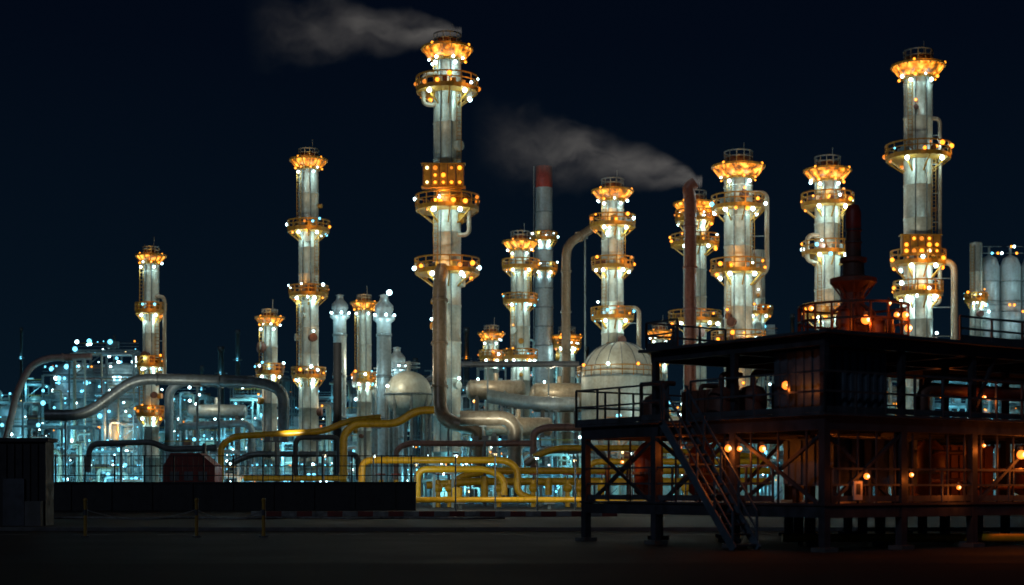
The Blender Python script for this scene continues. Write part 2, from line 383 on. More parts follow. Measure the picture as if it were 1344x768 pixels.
sphere_tank(536, 518, 31, 186); sphere_tank(504, 510, 18, 215)
def hvessel(u0, u1, v, rp, d, mat='beige_pipe'):
    b = MB(); k = d/F; r = rp*k; a = P(u0, v, d); c = P(u1, v, d)
    n = 8; prof = []
    for i in range(n+1): t = math.pi/2*i/n; prof.append((a.x-r*.5*math.cos(t)+0, r*max(.02, math.sin(t))))
    for i in range(n+1): t = math.pi/2*(1-i/n); prof.append((c.x+r*.5*math.cos(t), r*max(.02, math.sin(t))))
    vs = []; fs = []; N = 24
    for x, rr in prof:
        for q in range(N): vs.append((x, d+rr*math.cos(2*math.pi*q/N), a.z+rr*math.sin(2*math.pi*q/N)))
    for i in range(len(prof)-1):
        for q in range(N): fs.append((i*N+q, i*N+(q+1) % N, (i+1)*N+(q+1) % N, (i+1)*N+q))
    b.add(vs, fs, mat, True)
    x = a.x+.6
    while x < c.x:
        b.tube([(x-.08, d, a.z), (x+.08, d, a.z)], r*1.04, mat, 24); x += 2.4
    for x in (a.x+.8, c.x-.8): b.box((x, d, a.z/2-.3), (.5, r*1.5, a.z-.6), 'concrete')
    m_ = (a.x+c.x)/2; b.tube([(m_, d, a.z+r*.9), (m_, d, a.z+r+.9)], .35, mat, 12)
    b.sph((a.x+1, d-r-.4, a.z+r), .16, 'bulb_white'); b.light((m_-1, d-r-2.6, a.z+r+1), WM, 320, .3)
    b.build('horizontal_pressure_vessel')
hvessel(618, 684, 512, 13, 205); hvessel(704, 764, 522, 19, 200); hvessel(640, 720, 560, 12, 180); hvessel(880, 960, 560, 14, 185); hvessel(250, 320, 540, 9, 200, 'grey_steel')
b = MB(); d = 192; k = d/F; cx = X(813, d); r = 50*k; zs = Z(495, d)
pr = [(r, 0), (r, zs)]+[(r*math.cos(t*math.pi/24), zs+r*.92*math.sin(t*math.pi/24)) for t in range(1, 13)]
b.lathe(cx, d, pr, 'cream_steel', 40)
for z in (2.5, 5.5, 8.5, 11.5, zs): b.lathe(cx, d, [(r, z-.12), (r+.12, z-.1), (r+.12, z+.1), (r, z+.12)], 'galvanised', 40)
for q in range(16):
    a = 2*math.pi*q/16
    pts = [(cx+(r+.03)*math.cos(t)*math.cos(a), d+(r+.03)*math.cos(t)*math.sin(a), zs+(r*.92+.03)*math.sin(t)) for t in [i*math.pi/20 for i in range(10)]]
    b.tube(pts, .05, 'galvanised', 6, bend=.01)
b.ring(cx, d, zs+1.2, r+.5, .06, 'ochre_steel', 36); b.ring(cx, d, zs+.6, r+.5, .05, 'ochre_steel', 36)
for q in range(24):
    a = 2*math.pi*q/24; b.beam((cx+(r+.5)*math.cos(a), d+(r+.5)*math.sin(a), zs-.1), (cx+(r+.5)*math.cos(a), d+(r+.5)*math.sin(a), zs+1.2), .08, 'ochre_steel')
for a in (-2.6, -1.9, -1.2, -.5): b.sph((cx+(r+.6)*math.cos(a), d+(r+.6)*math.sin(a), zs+1.3), .2, R.choice(['bulb_white', 'bulb_amber']))
b.light((cx-3.5, d-r-4, zs+4), WM, 700, .3); b.light((cx+3, d-r-3, zs-4), WH, 220, .3)
b.build('domed_reactor_tank')
b = MB(); d = 232
for u in (1298, 1326, 1354, 1382):
    k = d/F; r = 13.5*k; cx = X(u, d); zt = Z(342, d)
    b.lathe(cx, d, [(r, 4), (r, zt-1), (r*.7, zt+.3), (.02, zt+.9)], 'grey_steel', 28)
    for z in range(6, int(zt), 3): b.lathe(cx, d, [(r, z-.1), (r+.1, z-.08), (r+.1, z+.08), (r, z+.1)], 'galvanised', 28)
    b.tube([(cx, d, zt), (cx, d, zt+2.0)], .2, 'galvanised', 8)
    for q in range(4): a = q*math.pi/2+.7; b.beam((cx+r*.8*math.cos(a), d+r*.8*math.sin(a), 0), (cx+r*.8*math.cos(a), d+r*.8*math.sin(a), 5), .3, 'galvanised')
    for z in (zt+.8, zt-8):
        b.beam((cx-2, d-r-.5, z), (cx+2, d-r-.5, z), .12, 'galvanised'); b.beam((cx-2, d-r-.5, z+1), (cx+2, d-r-.5, z+1), .08, 'galvanised')
        for q in range(3): b.sph((cx+R.uniform(-1.5, 1.5), d-r-.5, z+R.choice([0, 1])), .2, R.choice(['bulb_white', 'bulb_teal', 'bulb_amber']))
    b.light((cx, d-r-3, zt-3), WH, 110, .3); b.light((cx, d-r-3, zt-9), WH, 90, .3)
b.build('silo_battery')

# ------------------------------------------------------------------ steel process structures
def unit(name, u0, u1, vtop, d, dep, seed, nb=40, nl=5, tint=TE, amber=.15, tanks=True, le=900, rnd=False, bs=1.0):
    r = random.Random(seed); b = MB(); x0, x1 = X(u0, d), X(u1, d); zt = Z(vtop, d)
    nx = max(1, round((x1-x0)/4.5)); nz = max(2, round(zt/3.6)); dx = (x1-x0)/nx; st = 'galvanised'
    tops = [nz-(r.choice([0, 0, 1, 2]) if nx > 2 else 0) for _ in range(nx)]
    if rnd: tops = [nz-1, nz, nz] if nx == 3 else [nz-1]+[nz]*(nx-2)+[nz-1]
    hz = zt/nz; ys = [d, d+dep/2, d+dep]
    for i in range(nx+1):
        t = max(tops[max(0, i-1)], tops[min(nx-1, i)])
        for y in ys: b.beam((x0+i*dx, y, 0), (x0+i*dx, y, t*hz), .28, st)
    for i in range(nx):
        xa, xb = x0+i*dx, x0+(i+1)*dx
        for j in range(1, tops[i]+1):
            z = j*hz
            for y in ys: b.beam((xa+.14, y, z), (xb-.14, y, z), .2, st, .3)
            if r.random() < .6: b.box(((xa+xb)/2, d+dep/2, z+.22), (dx*.98, dep*.98, .08), st)
            b.beam((xa, d-.1, z+1.1), (xb, d-.1, z+1.1), .08, 'ochre_steel' if r.random() < .4 else st)
            b.beam((xa, d-.1, z+.6), (xb, d-.1, z+.6), .06, st)
            if r.random() < .4: b.beam((xa, d, z-hz), (xb, d, z), .14, st)
            if r.random() < .35: b.tube([(xa-.5, d-.6, z-.6), (xb-.6, d-.6, z-.6), (xb-.6, d-.6, z-hz-.4)], r.uniform(.12, .3), r.choice(['grey_steel', 'beige_pipe', 'cream_steel', 'pink_pipe']), 8)
            if r.random() < .4: b.box((xa+r.uniform(.8, dx-.8), d+r.uniform(.3, 2), z+.9), (r.uniform(.8, 2), 1, r.uniform(.8, 1.6)), r.choice(['slate_pipe', 'grey_steel', 'rust_steel', 'dark_steel']))
    if tanks:
        for q in range(max(2, nx)):
            i = r.randrange(nx); x = x0+(i+.5)*dx; y = d+dep*r.uniform(.2, .5); rr = dx*r.uniform(.22, .42); h = tops[i]*hz*r.uniform(.6, 1.08)
            b.lathe(x, y, [(rr, 0), (rr, h-rr*.5), (rr*.7, h-rr*.15), (.02, h)], r.choice(['grey_steel', 'cream_steel', 'grey_steel']), 20)
            for z in range(2, int(h), 3): b.lathe(x, y, [(rr, z-.1), (rr+.08, z), (rr, z+.1)], 'galvanised', 20)
    if rnd:  # large domed drums inside the scaffold
        for (uu, rr) in ((.27, .25), (.72, .25)):
            x = x0+(x1-x0)*uu; q = (x1-x0)*rr; h = zt*.93
            b.lathe(x, d+q+.6, [(q, 0), (q, h-q*.35), (q*.8, h-q*.12), (q*.4, h), (.02, h+.1)], 'grey_steel', 30)
            for z in range(3, int(h-1), 3): b.lathe(x, d+q+.6, [(q, z-.12), (q+.12, z), (q, z+.12)], 'galvanised', 30)
    for q in range(nx*3):
        i = r.randrange(nx); x = x0+r.random()*(x1-x0); h = tops[min(nx-1, int((x-x0)/dx))]*hz*r.uniform(.4, 1.1); y = d-r.uniform(.3, 1.2)
        b.tube([(x, y, 0), (x, y, h), (x+r.choice([-1.5, 1.5]), y+.5, h)], r.uniform(.1, .28), r.choice(['grey_steel', 'cream_steel', 'beige_pipe']), 8)
    for q in range(nb):
        i = r.randrange(nx); j = r.randint(1, max(1, tops[i])); x = x0+(i+r.random())*dx; z = j*hz+r.choice([-.5, -.4, 1.3, 1.4, -1.8, .2, -1.2])
        s = r.choice([.06, .08, .1, .13, .16, .26])*bs
        m_ = r.choice(['bulb_amber', 'bulb_amber', 'bulb_amber_dim', 'bulb_warm']) if r.random() < amber else r.choice(['bulb_white', 'bulb_teal', 'bulb_teal'])
        if s > .24 and m_ != 'bulb_teal': s *= .8
        b.sph((x, d-r.uniform(-.1, .3)+(dep*.5 if r.random() < .3 else 0), z), s*d/220, m_, 8, 5)
    for q in range(nl):
        i = min(int((q+.5)/nl*nx), nx-1); j = r.randint(1, max(1, tops[i]))
        b.light((x0+(i+r.random())*dx, d-r.uniform(1.8, 4), j*hz-.8), AM if r.random() < amber*.6 else tint, le*r.uniform(.3, .9), .3)
        b.light((x0+(i+r.random())*dx, d+dep*.4, max(1.5, j*hz-hz-.8)), tint, le*.6, .3)
    b.build(name)
un = 'process_structure'
unit(un, 56, 182, 460, 235, 9, 1, 200, 8, rnd=True, amber=.03, le=950, bs=1.35)
unit(un, -60, 30, 528, 230, 8, 2, 50, 4, amber=.05, le=450)
unit(un, 30, 200, 560, 200, 6, 3, 80, 5, amber=.05, le=700, bs=1.1)
unit(un, 232, 345, 520, 245, 8, 4, 80, 6, amber=.06, le=750)
unit(un, 330, 470, 530, 230, 8, 5, 90, 6, amber=.1, le=750)
unit(un, 450, 580, 545, 225, 8, 6, 80, 6, amber=.15, le=600)
unit(un, 590, 700, 480, 250, 8, 7, 70, 5, amber=.35, le=500)
unit(un, 690, 800, 462, 255, 8, 8, 70, 5, amber=.4, le=500)
unit(un, 860, 985, 478, 240, 8, 9, 90, 6, amber=.45, le=500)
unit(un, 985, 1090, 440, 245, 8, 10, 70, 5, amber=.4, le=500)
unit(un, 1090, 1200, 430, 240, 8, 11, 70, 5, amber=.5, le=500)
unit(un, 1225, 1400, 438, 215, 8, 12, 100, 7, amber=.5, le=400)
unit(un, 560, 800, 590, 175, 6, 13, 70, 6, amber=.25, tanks=False, le=450)
unit(un, 215, 460, 592, 172, 6, 14, 80, 6, amber=.1, tanks=False, le=450)
unit(un, 790, 1010, 560, 180, 6, 15, 80, 6, amber=.4, le=450)
unit(un, 1010, 1420, 560, 175, 6, 16, 110, 6, amber=.6, le=350)
unit(un, -80, 330, 505, 330, 8, 17, 90, 5, amber=.05, le=900)
unit(un, 330, 700, 500, 340, 8, 18, 90, 5, amber=.1, le=900)
for (u, vt, w) in ((28, 430, 3), (290, 455, 7), (312, 433, 5), (612, 430, 6), (1040, 412, 5), (545, 470, 5), (265, 480, 4), (1255, 400, 4), (150, 440, 3), (770, 455, 5)):
    b = MB(); d = 300; k = d/F; r = w*k/2; zt = Z(vt, d); cx = X(u, d)
    b.lathe(cx, d, [(r*1.6, 0), (r*1.5, zt*.5), (r, zt-1), (r*1.3, zt-1), (r*1.3, zt), (r*.8, zt)], 'slate_pipe', 14)
    b.ring(cx, d, zt*.82, r*2.2, .12, 'galvanised', 12); b.sph((cx, d-r*1.6, zt*.82), .25, 'bulb_teal' if u < 600 else 'bulb_amber', 8, 5)
    b.build('distant_stack')

def mast(x, y, h, targets):  # masts and spots added to wash the column shells with light
    e = MB(); e.tube([(x, y, 0), (x, y, h)], .16, 'dark_steel', 10, r1=.1); e.beam((x-1.2, y, h), (x+1.2, y, h), .14, 'dark_steel')
    for i in (-1, 0, 1): e.box((x+i*.8, y+.1, h+.25), (.5, .3, .4), 'dark_steel'); e.box((x+i*.8, y+.27, h+.25), (.42, .03, .32), 'bulb_warm')
    o = e.build('fill_flood_mast')
    for (t, en, ang) in targets:
        l = bpy.data.lights.new('fill_flood', 'SPOT'); l.energy = en*.62; l.color = (1.0, .98, .80); l.spot_size = math.radians(ang); l.spot_blend = .7; l.shadow_soft_size = .4
        lo = bpy.data.objects.new('fill_flood', l); scene.collection.objects.link(lo); p = Vector((x, y+.6, h+.3)); lo.location = p; lo.parent = o
        lo.rotation_euler = (t-p).to_track_quat('-Z', 'Y').to_euler()
T = P
mast(-46, 148, 6, [(T(198, 440, 190), 19000, 30), (T(405, 320, 195), 34000, 30)])
mast(-22, 142, 6, [(T(587, 250, 180), 40000, 54), (T(480, 450, 203), 16000, 22)])
mast(-2.5, 140, 6, [(T(700, 380, 225), 38000, 30), (T(804, 350, 200), 22000, 30)])
mast(15, 138, 6, [(T(940, 330, 200), 38000, 36), (T(1086, 310, 200), 30000, 32)])
mast(36, 130, 6, [(T(1205, 240, 185), 42000, 52)])

# ------------------------------------------------------------------ smoke plumes
def plume(loc, L, H, rise, dens, tail, R0=.55):
    me = bpy.data.meshes.new('smoke_plume_mesh')
    x0, x1 = -L, 0.8; vs = [(x, y, z) for z in (-H*.75, rise+H) for y in (-H*.7, H*.7) for x in (x0, x1)]
    me.from_pydata(vs, [], [(0, 2, 3, 1), (4, 5, 7, 6), (0, 1, 5, 4), (2, 6, 7, 3), (0, 4, 6, 2), (1, 3, 7, 5)])
    o = bpy.data.objects.new('smoke_plume', me); scene.collection.objects.link(o); o.location = loc
    m = bpy.data.materials.new('smoke'); m.use_nodes = True; nt = m.node_tree; nt.nodes.clear(); L_ = nt.links.new
    def N(t, **k):
        n = nt.nodes.new(t)
        for a, v in k.items(): setattr(n, a, v)
        return n
    def M(op, a, c=None, clamp=False):
        n = N('ShaderNodeMath', operation=op, use_clamp=clamp)
        for i, q in enumerate((a, c)):
            if q is None: continue
            if isinstance(q, (int, float)): n.inputs[i].default_value = q
            else: L_(q, n.inputs[i])
        return n.outputs[0]
    tc = N('ShaderNodeTexCoord'); nz = N('ShaderNodeTexNoise'); nz.inputs['Scale'].default_value = .22; nz.inputs['Detail'].default_value = 3
    L_(tc.outputs['Object'], nz.inputs['Vector'])
    sub = N('ShaderNodeVectorMath', operation='SUBTRACT'); L_(nz.outputs['Color'], sub.inputs[0]); sub.inputs[1].default_value = (.5, .5, .5)
    sx = N('ShaderNodeSeparateXYZ'); L_(tc.outputs['Object'], sx.inputs[0])
    t = M('DIVIDE', M('MULTIPLY', sx.outputs[0], -1), L, True)
    wob = N('ShaderNodeVectorMath', operation='SCALE'); L_(sub.outputs[0], wob.inputs[0]); L_(M('ADD', M('MULTIPLY', t, H*1.2), .8), wob.inputs['Scale'])
    ad = N('ShaderNodeVectorMath', operation='ADD'); L_(tc.outputs['Object'], ad.inputs[0]); L_(wob.outputs[0], ad.inputs[1])
    s2 = N('ShaderNodeSeparateXYZ'); L_(ad.outputs[0], s2.inputs[0])
    zc = M('MULTIPLY', M('POWER', t, .75), rise)
    rad = M('ADD', M('MULTIPLY', M('POWER', t, .65), H*.62), R0)
    dz = M('SUBTRACT', s2.outputs[2], zc)
    q = M('DIVIDE', M('SQRT', M('ADD', M('MULTIPLY', dz, dz), M('MULTIPLY', s2.outputs[1], s2.outputs[1]))), rad)
    fall = M('POWER', M('SUBTRACT', 1.0, q, True), 1.2)
    mp = N('ShaderNodeMapping'); mp.inputs['Scale'].default_value = (.30, .75, .85); L_(ad.outputs[0], mp.inputs[0])
    n2 = N('ShaderNodeTexNoise'); n2.inputs['Scale'].default_value = .75; n2.inputs['Detail'].default_value = 5; L_(mp.outputs[0], n2.inputs['Vector'])
    nn = M('MULTIPLY', M('SUBTRACT', n2.outputs[0], .34, True), 3.6, True)
    tf = M('POWER', M('SUBTRACT', 1.0, t, True), tail)
    thin = M('DIVIDE', 1.0, M('ADD', rad, .1))
    de = M('MULTIPLY', M('MULTIPLY', M('MULTIPLY', fall, nn), M('MULTIPLY', tf, thin)), dens)
    em = N('ShaderNodeEmission'); em.inputs['Color'].default_value = (1.0, .93, .85, 1); L_(M('MULTIPLY', de, .16), em.inputs['Strength'])  # smoke glows by itself, standing in for lamplight from the plant
    ab = N('ShaderNodeVolumeAbsorption'); ab.inputs['Color'].default_value = (.5, .5, .5, 1); L_(de, ab.inputs['Density'])
    av = N('ShaderNodeAddShader'); L_(em.outputs[0], av.inputs[0]); L_(ab.outputs[0], av.inputs[1])
    out = N('ShaderNodeOutputMaterial'); L_(av.outputs[0], out.inputs['Volume']); me.materials.append(m)
plume(P(597, 42, 180), 25, 7.5, .6, 1.1, 1.2, .7)
plume(P(913, 238, 190), 28, 8.5, 5.5, 1.4, 1.1, .9)

# ------------------------------------------------------------------ ground & road
def sheet(name, x0, x1, y0, y1, z, mat):
    me = bpy.data.meshes.new(name+'_mesh'); me.from_pydata([(x0, y0, z), (x1, y0, z), (x1, y1, z), (x0, y1, z)], [], [(0, 1, 2, 3)])
    me.materials.append(mat); o = bpy.data.objects.new(name, me); scene.collection.objects.link(o)
def groundmat(name, c0, c1, s, rough0, rough1):
    m = bpy.data.materials.new(name); m.use_nodes = True; nt = m.node_tree; b = nt.nodes['Principled BSDF']; L = nt.links.new
    tc = nt.nodes.new('ShaderNodeTexCoord'); n1 = nt.nodes.new('ShaderNodeTexNoise'); n1.inputs['Scale'].default_value = s; n1.inputs['Detail'].default_value = 8
    n3 = nt.nodes.new('ShaderNodeTexNoise'); n3.inputs['Scale'].default_value = s*60; n3.inputs['Detail'].default_value = 3
    rp = nt.nodes.new('ShaderNodeValToRGB'); rp.color_ramp.elements[0].position = .35; rp.color_ramp.elements[1].position = .65
    rp.color_ramp.elements[0].color = (*c0, 1); rp.color_ramp.elements[1].color = (*c1, 1)
    mr = nt.nodes.new('ShaderNodeMapRange'); mr.inputs[1].default_value = .35; mr.inputs[2].default_value = .65; mr.inputs[3].default_value = rough0; mr.inputs[4].default_value = rough1
    bp = nt.nodes.new('ShaderNodeBump'); bp.inputs['Strength'].default_value = .8; bp.inputs['Distance'].default_value = .04
    L(tc.outputs['Object'], n1.inputs['Vector']); L(tc.outputs['Object'], n3.inputs['Vector']); L(n1.outputs[0], rp.inputs[0]); L(rp.outputs[0], b.inputs['Base Color'])
    L(n1.outputs[0], mr.inputs[0]); L(mr.outputs[0], b.inputs['Roughness']); L(n3.outputs[0], bp.inputs['Height']); L(bp.outputs[0], b.inputs['Normal'])
    b.inputs['Specular IOR Level'].default_value = .12
    return m
sheet('ground', -3000, 3000, -200, 6000, 0, groundmat('gravel_ground', (.009, .009, .010), (.022, .021, .021), .15, .8, .95))
sheet('road', -400, 400, 34, 56, .004, groundmat('asphalt', (.009, .009, .011), (.024, .024, .026), .25, .65, .85))
sheet('concrete_apron', -400, 400, 62, 89, .004, groundmat('apron_concrete', (.03, .03, .03), (.08, .075, .07), .2, .6, .85))
b = MB()
for q in range(-30, 40): b.box((q*3.0, 54.5, .012), (1.4, .14, .006), 'worn_line')
b.build('road_marking')
b = MB(); x = X(330, 90); i = 0
while x < X(800, 90): b.box((x+.45, 90+.01*(i % 3), .15), (.897, .35, .30+.01*(i % 2)), 'dull_red' if i % 2 else 'worn_line'); x += .9; i += 1
b.build('striped_kerb')
b = MB(); b.box((0, 60, .07), (300, .3, .14), 'concrete'); b.build('kerb')
b = MB(); d = 113; x0 = X(-200, d); x1 = X(546, d)
b.box(((x0+x1)/2, d, 1.0), (x1-x0, .4, 2.0), 'dark_wall'); b.box(((x0+x1)/2, d, 2.06), (x1-x0+.1, .55, .12), 'dark_wall')
x = x0+1.5
while x < x1: b.box((x, d-.24, 1.0), (.3, .09, 1.96), 'dark_wall'); x += 3
b.build('boundary_wall')
b = MB(); x = x0
while x < x1: b.beam((x, d, 2.12), (x, d, 4.1), .1, 'dark_wall'); x += 2.2
for z in (2.6, 3.3, 4.05): b.beam((x0, d, z), (x1, d, z), .06, 'dark_wall')
x = x0
while x < x1: b.beam((x, d+.06, 2.2), (x, d+.06, 4.0), .025, 'dark_wall'); x += .4
b.build('perimeter_fence')
b = MB(); d = 68; x0 = X(-60, d); x1 = X(60, d); h = 3.75; w = x1-x0; cx = (x0+x1)/2
b.box((cx, d+.6, h/2), (w, 1.2, h), 'dark_wall'); b.box((cx, d+.6, h+.08), (w+.3, 1.5, .16), 'dark_wall')
x = x0+.2
while x < x1: b.box((x, d-.04, h/2), (.09, .06, h-.2), 'dark_wall'); x += .35
b.box((x1-1.4, d-.07, 1.05), (.95, .1, 2.1), 'black_steel'); b.box((x1-.4, d-.35, .55), (.7, .5, 1.1), 'concrete'); b.box((x1-3, d-.07, 2.3), (1.1, .1, .7), 'black_steel')
b.build('service_cabin')
b = MB(); d = 119; x0 = X(214, d); x1 = X(282, d); cx = (x0+x1)/2; w = x1-x0
b.box((cx, d+1.5, 1.7), (w, 3, 3.4), 'dull_red')
b.add([(x0, d, 3.4), (x1, d, 3.4), (x1, d+3, 3.4), (x0, d+3, 3.4), (x0+.6, d, 4.4), (x1-1.2, d, 4.4), (x1-1.2, d+3, 4.4), (x0+.6, d+3, 4.4)], [(0, 1, 5, 4), (1, 2, 6, 5), (2, 3, 7, 6), (3, 0, 4, 7), (4, 5, 6, 7)], 'dull_red')
for i in range(3): b.box((x0+.9+i*1.1, d-.03, 2.6), (.7, .05, .7), 'dark_steel')
b.tube([(cx+1, d+1, 4.4), (cx+1, d+1, 5.2)], .15, 'dark_steel', 8)
b.build('pump_shed')
for u in (112, 258, 346):
    b = MB(); d = 52; x = X(u, d)
    b.tube([(x, d, 0), (x, d, 1.25)], .06, 'yellow_post', 12); b.sph((x, d, 1.27), .08, 'yellow_post'); b.tube([(x, d, .75), (x, d, .95)], .065, 'black_steel', 12); b.tube([(x, d, 0), (x, d, .05)], .16, 'dark_steel', 12)
    b.build('barrier_post')
b = MB()
for (ua, ub) in ((112, 258), (258, 346)):
    xa, xb = X(ua, 52), X(ub, 52); pts = []
    for i in range(13):
        t = i/12; pts.append((xa+(xb-xa)*t, 52, .95-.33*4*t*(1-t)))
    b.tube(pts, .018, 'worn_line', 6, bend=.01)
b.build('barrier_chain')

# ------------------------------------------------------------------ foreground steel platform (local frame, corner toward camera)
b = MB(); S = 'black_steel'; LX, LY = 15.0, 10.2; zl, zd, zu = 1.05, 3.6, 5.75
gx = [0, 3.0, 6.0, 9.0, 12.0, 15.0]; gy = [0, 3.4, 6.8, 10.2]
for x in gx:
    for y in gy:
        b.beam((x, y, .0), (x, y, zd), .22, S); b.box((x, y, .06), (.5, .5, .12), 'concrete')
for z, w, h in ((zl, .2, .3), (zd-.2, .22, .36)):
    for y in gy:
        for i in range(len(gx)-1): b.beam((gx[i]+.11, y, z), (gx[i+1]-.11, y, z), w, S, h)
    for x in gx:
        for i in range(3): b.beam((x, gy[i]+.11, z), (x, gy[i+1]-.11, z), w, S, h)
b.box((LX/2, LY/2, zd+.03), (LX+.5, LY+.5, .07), 'dark_steel')
b.box((LX/2, LY/2, zl+.2), (LX+.3, LY+.3, .06), 'black_steel')
def brace(p, q): b.beam(p, q, .09, S)
for i in range(5):
    if i in (0, 2, 3): brace((gx[i], -.02, zl+.1), (gx[i+1], -.02, zd-.4))
    if i in (0, 3): brace((gx[i+1], .05, zl+.1), (gx[i], .05, zd-.4))
    brace((gx[i], 10.2, zl), (gx[i+1], 10.2, zd))
for i in range(3):
    brace((-.02, gy[i], zl+.1), (-.02, gy[i+1], zd-.4)); brace((.05, gy[i+1], zl+.1), (.05, gy[i], zd-.4))
def rail(pts, z, n=1.2, h=1.1, mat='dark_steel', w=.055):
    for i in range(len(pts)-1):
        p = Vector((*pts[i], z)); q = Vector((*pts[i+1], z)); L = (q-p).length; k = max(1, round(L/n))
        for j in range(k+1): c = p.lerp(q, j/k); b.beam(c, c+Vector((0, 0, h)), w, mat)
        for hh in (h, h*.52): b.beam(p+Vector((0, 0, hh)), q+Vector((0, 0, hh)), w, mat)
        b.beam(p+Vector((0, 0, .1)), q+Vector((0, 0, .1)), .02, mat, .16)
e_ = .22
rail([(LX, -e_), (-e_, -e_), (-e_, 5.0)], zd+.06); rail([(-e_, 6.1), (-e_, LY+e_), (LX, LY+e_)], zd+.06)
rail([(0, 1.9), (0, LY)], zl+.25, 1.1, 1.0); rail([(.2, -.05), (LX, -.05)], zl+.25, 1.5, .9)
for q in range(20):   # closely spaced uprights under the deck edge
    x = .5+q*.73; b.beam((x, -.04, zl+.2), (x, -.04, zd-.4), .045, S)
for q in range(9): y = .6+q*1.05; b.beam((-.04, y, zl+.2), (-.04, y, zd-.4), .045, S)
UX, UY = 15.0, 7.0
for x in gx:
    for y in (0, 3.4, 6.8): b.beam((x, y, zd+.07), (x, y, zu-.3), .17, S)
for y in (0, 3.4, 6.8): b.beam((-.1, y, zu-.17), (UX, y, zu-.17), .2, S, .3)
for x in gx: b.beam((x, .12, zu-.17), (x, 6.7, zu-.17), .18, S, .26)
b.box((UX/2, 3.4, zu+.03), (UX+.7, 7.6, .08), 'dark_steel')
for i in range(3): brace((gx[i+2], 0, zd+.1), (gx[i+2]+1.0, 0, zu-.3))
rail([(5.2, -e_), (LX, -e_)], zu+.07, 1.5, .7); rail([(-.2, 5.6), (-.2, 7.0), (3, 7.0)], zu+.07, 1.2, .8)
def panel_box(x0, y0, x1, y1, z0, z1, mat, n=.3):
    b.box(((x0+x1)/2, (y0+y1)/2, (z0+z1)/2), (x1-x0, y1-y0, z1-z0), mat)
    x = x0+n/2
    while x < x1: b.box((x, y0-.03, (z0+z1)/2), (n*.35, .05, z1-z0-.1), mat); x += n
    y = y0+n/2
    while y < y1: b.box((x0-.03, y, (z0+z1)/2), (.05, n*.35, z1-z0-.1), mat); y += n
panel_box(.35, .35, 2.8, 2.2, zd+.1, zu-.35, 'blue_panel')
panel_box(1.2, .8, 4.6, 2.6, zl+.7, zd-.55, 'blue_panel', .5)
for (x, y) in ((1.4, 1), (4.4, 1), (1.4, 2.4), (4.4, 2.4)): b.beam((x, y, zl+.2), (x, y, zl+.7), .14, S)
panel_box(8.0, 2.5, 10.2, 4.6, zl+.3, zd-.6, 'rust_steel', .4)
panel_box(4.0, 3.6, 6.2, 6.0, zd+.1, zd+1.3, 'dark_steel')
panel_box(.9, 5.2, 2.6, 6.6, zd+.1, zd+1.0, 'rust_steel')
for (x, y) in ((.9, 3.6), (.7, 4.7), (1.5, 8.6), (3.6, 8.8)):
    b.lathe(x, y, [(.4, zd+.1), (.4, zd+.75), (.3, zd+.95), (.02, zd+1.05)], 'rust_steel', 18)
    b.tube([(x, y, zd+1.0), (x, y, zd+1.4), (x+.8, y, zd+1.4)], .08, 'rust_steel', 8)
for (x, y, r_) in ((1.2, 8.6, .42), (2.2, 7.2, .4), (6.6, 2.0, .45), (11.4, 2.0, .5), (13.3, 2, .5)):
    b.lathe(x, y, [(r_*.3, zl+.3), (r_, zl+.5), (r_, zd-.8), (r_*.4, zd-.5)], 'rust_steel', 18)
    b.ring(x, y, zl+1.1, r_+.04, .04, 'dark_steel', 16)
b.tube([(4.6, .6, zd+.1), (4.6, .6, zd+.9), (15, .6, zd+.9)], .19, 'rust_steel', 14, bend=.5)
b.tube([(5.6, 1.3, zd+.1), (5.6, 1.3, zd+1.35), (15, 1.3, zd+1.35)], .1, 'dark_steel', 12, bend=.4)
for z_, y_ in ((1.9, .5), (2.2, .35), (2.7, .4)): b.tube([(4.8, y_, z_), (6.3, y_, z_), (6.3, y_, z_-.5), (15, y_, z_-.5)], .07, 'rust_steel', 8)
for q in range(26):
    x = R.uniform(.5, 14.5); y = R.uniform(3, 8); b.tube([(x, y, zl+.3), (x, y, R.uniform(2, zd-.5)), (x+R.uniform(-.8, .8), y, zd-.45)], R.uniform(.03, .09), R.choice(['dark_steel', 'rust_steel']), 8)
ys, ye, xs = 5.05, 2.2, -.75; n = 13
for i in range(n):
    t = (i+.5)/n; b.box((xs, ys+(ye-ys)*t, zd*(1-t)), (.85, .26, .05), 'black_steel')
for o in (-.45, .45):
    b.beam((xs+o, ys+.1, zd), (xs+o, ye-.05, 0.02), .06, 'blue_panel', .24)
    b.beam((xs+o, ys+.1, zd+1.05), (xs+o, ye, 1.05), .05, 'blue_panel'); b.beam((xs+o, ys+.1, zd+.55), (xs+o, ye, .55), .04, 'blue_panel')
    for i in range(5): t = i/4; yy = ys+(ye-ys)*t; b.beam((xs+o, yy, zd*(1-t)), (xs+o, yy, zd*(1-t)+1.05), .05, 'blue_panel')
b.box((xs, 5.5, zd-.02), (1.2, .9, .06), 'dark_steel'); rail([(xs-.5, 5.1), (xs-.5, 6.0), (-e_, 6.0)], zd+.02, .9)
b.box((1.1, -.16, 1.62), (.32, .03, .5), 'white_paint'); b.box((1.1, -.18, 1.66), (.16, .01, .28), 'black_steel')
fx, fy = 3.4, 2.1; z0 = zu+.07
b.lathe(fx, fy, [(.75, z0), (.75, z0+.12), (.5, z0+.15), (.44, z0+.5), (.5, z0+.55), (.5, z0+.7), (.34, z0+.8), (.30, z0+1.45), (.34, z0+1.5), (.66, z0+1.74), (.66, z0+1.86), (.32, z0+1.95), (.30, z0+2.3), (.38, z0+2.34), (.38, z0+2.45), (.22, z0+2.5)], 'rust_steel', 24, smooth=False)
b.lathe(fx, fy, [(.22, z0+2.5), (.21, z0+3.2)], 'rust_steel', 24)
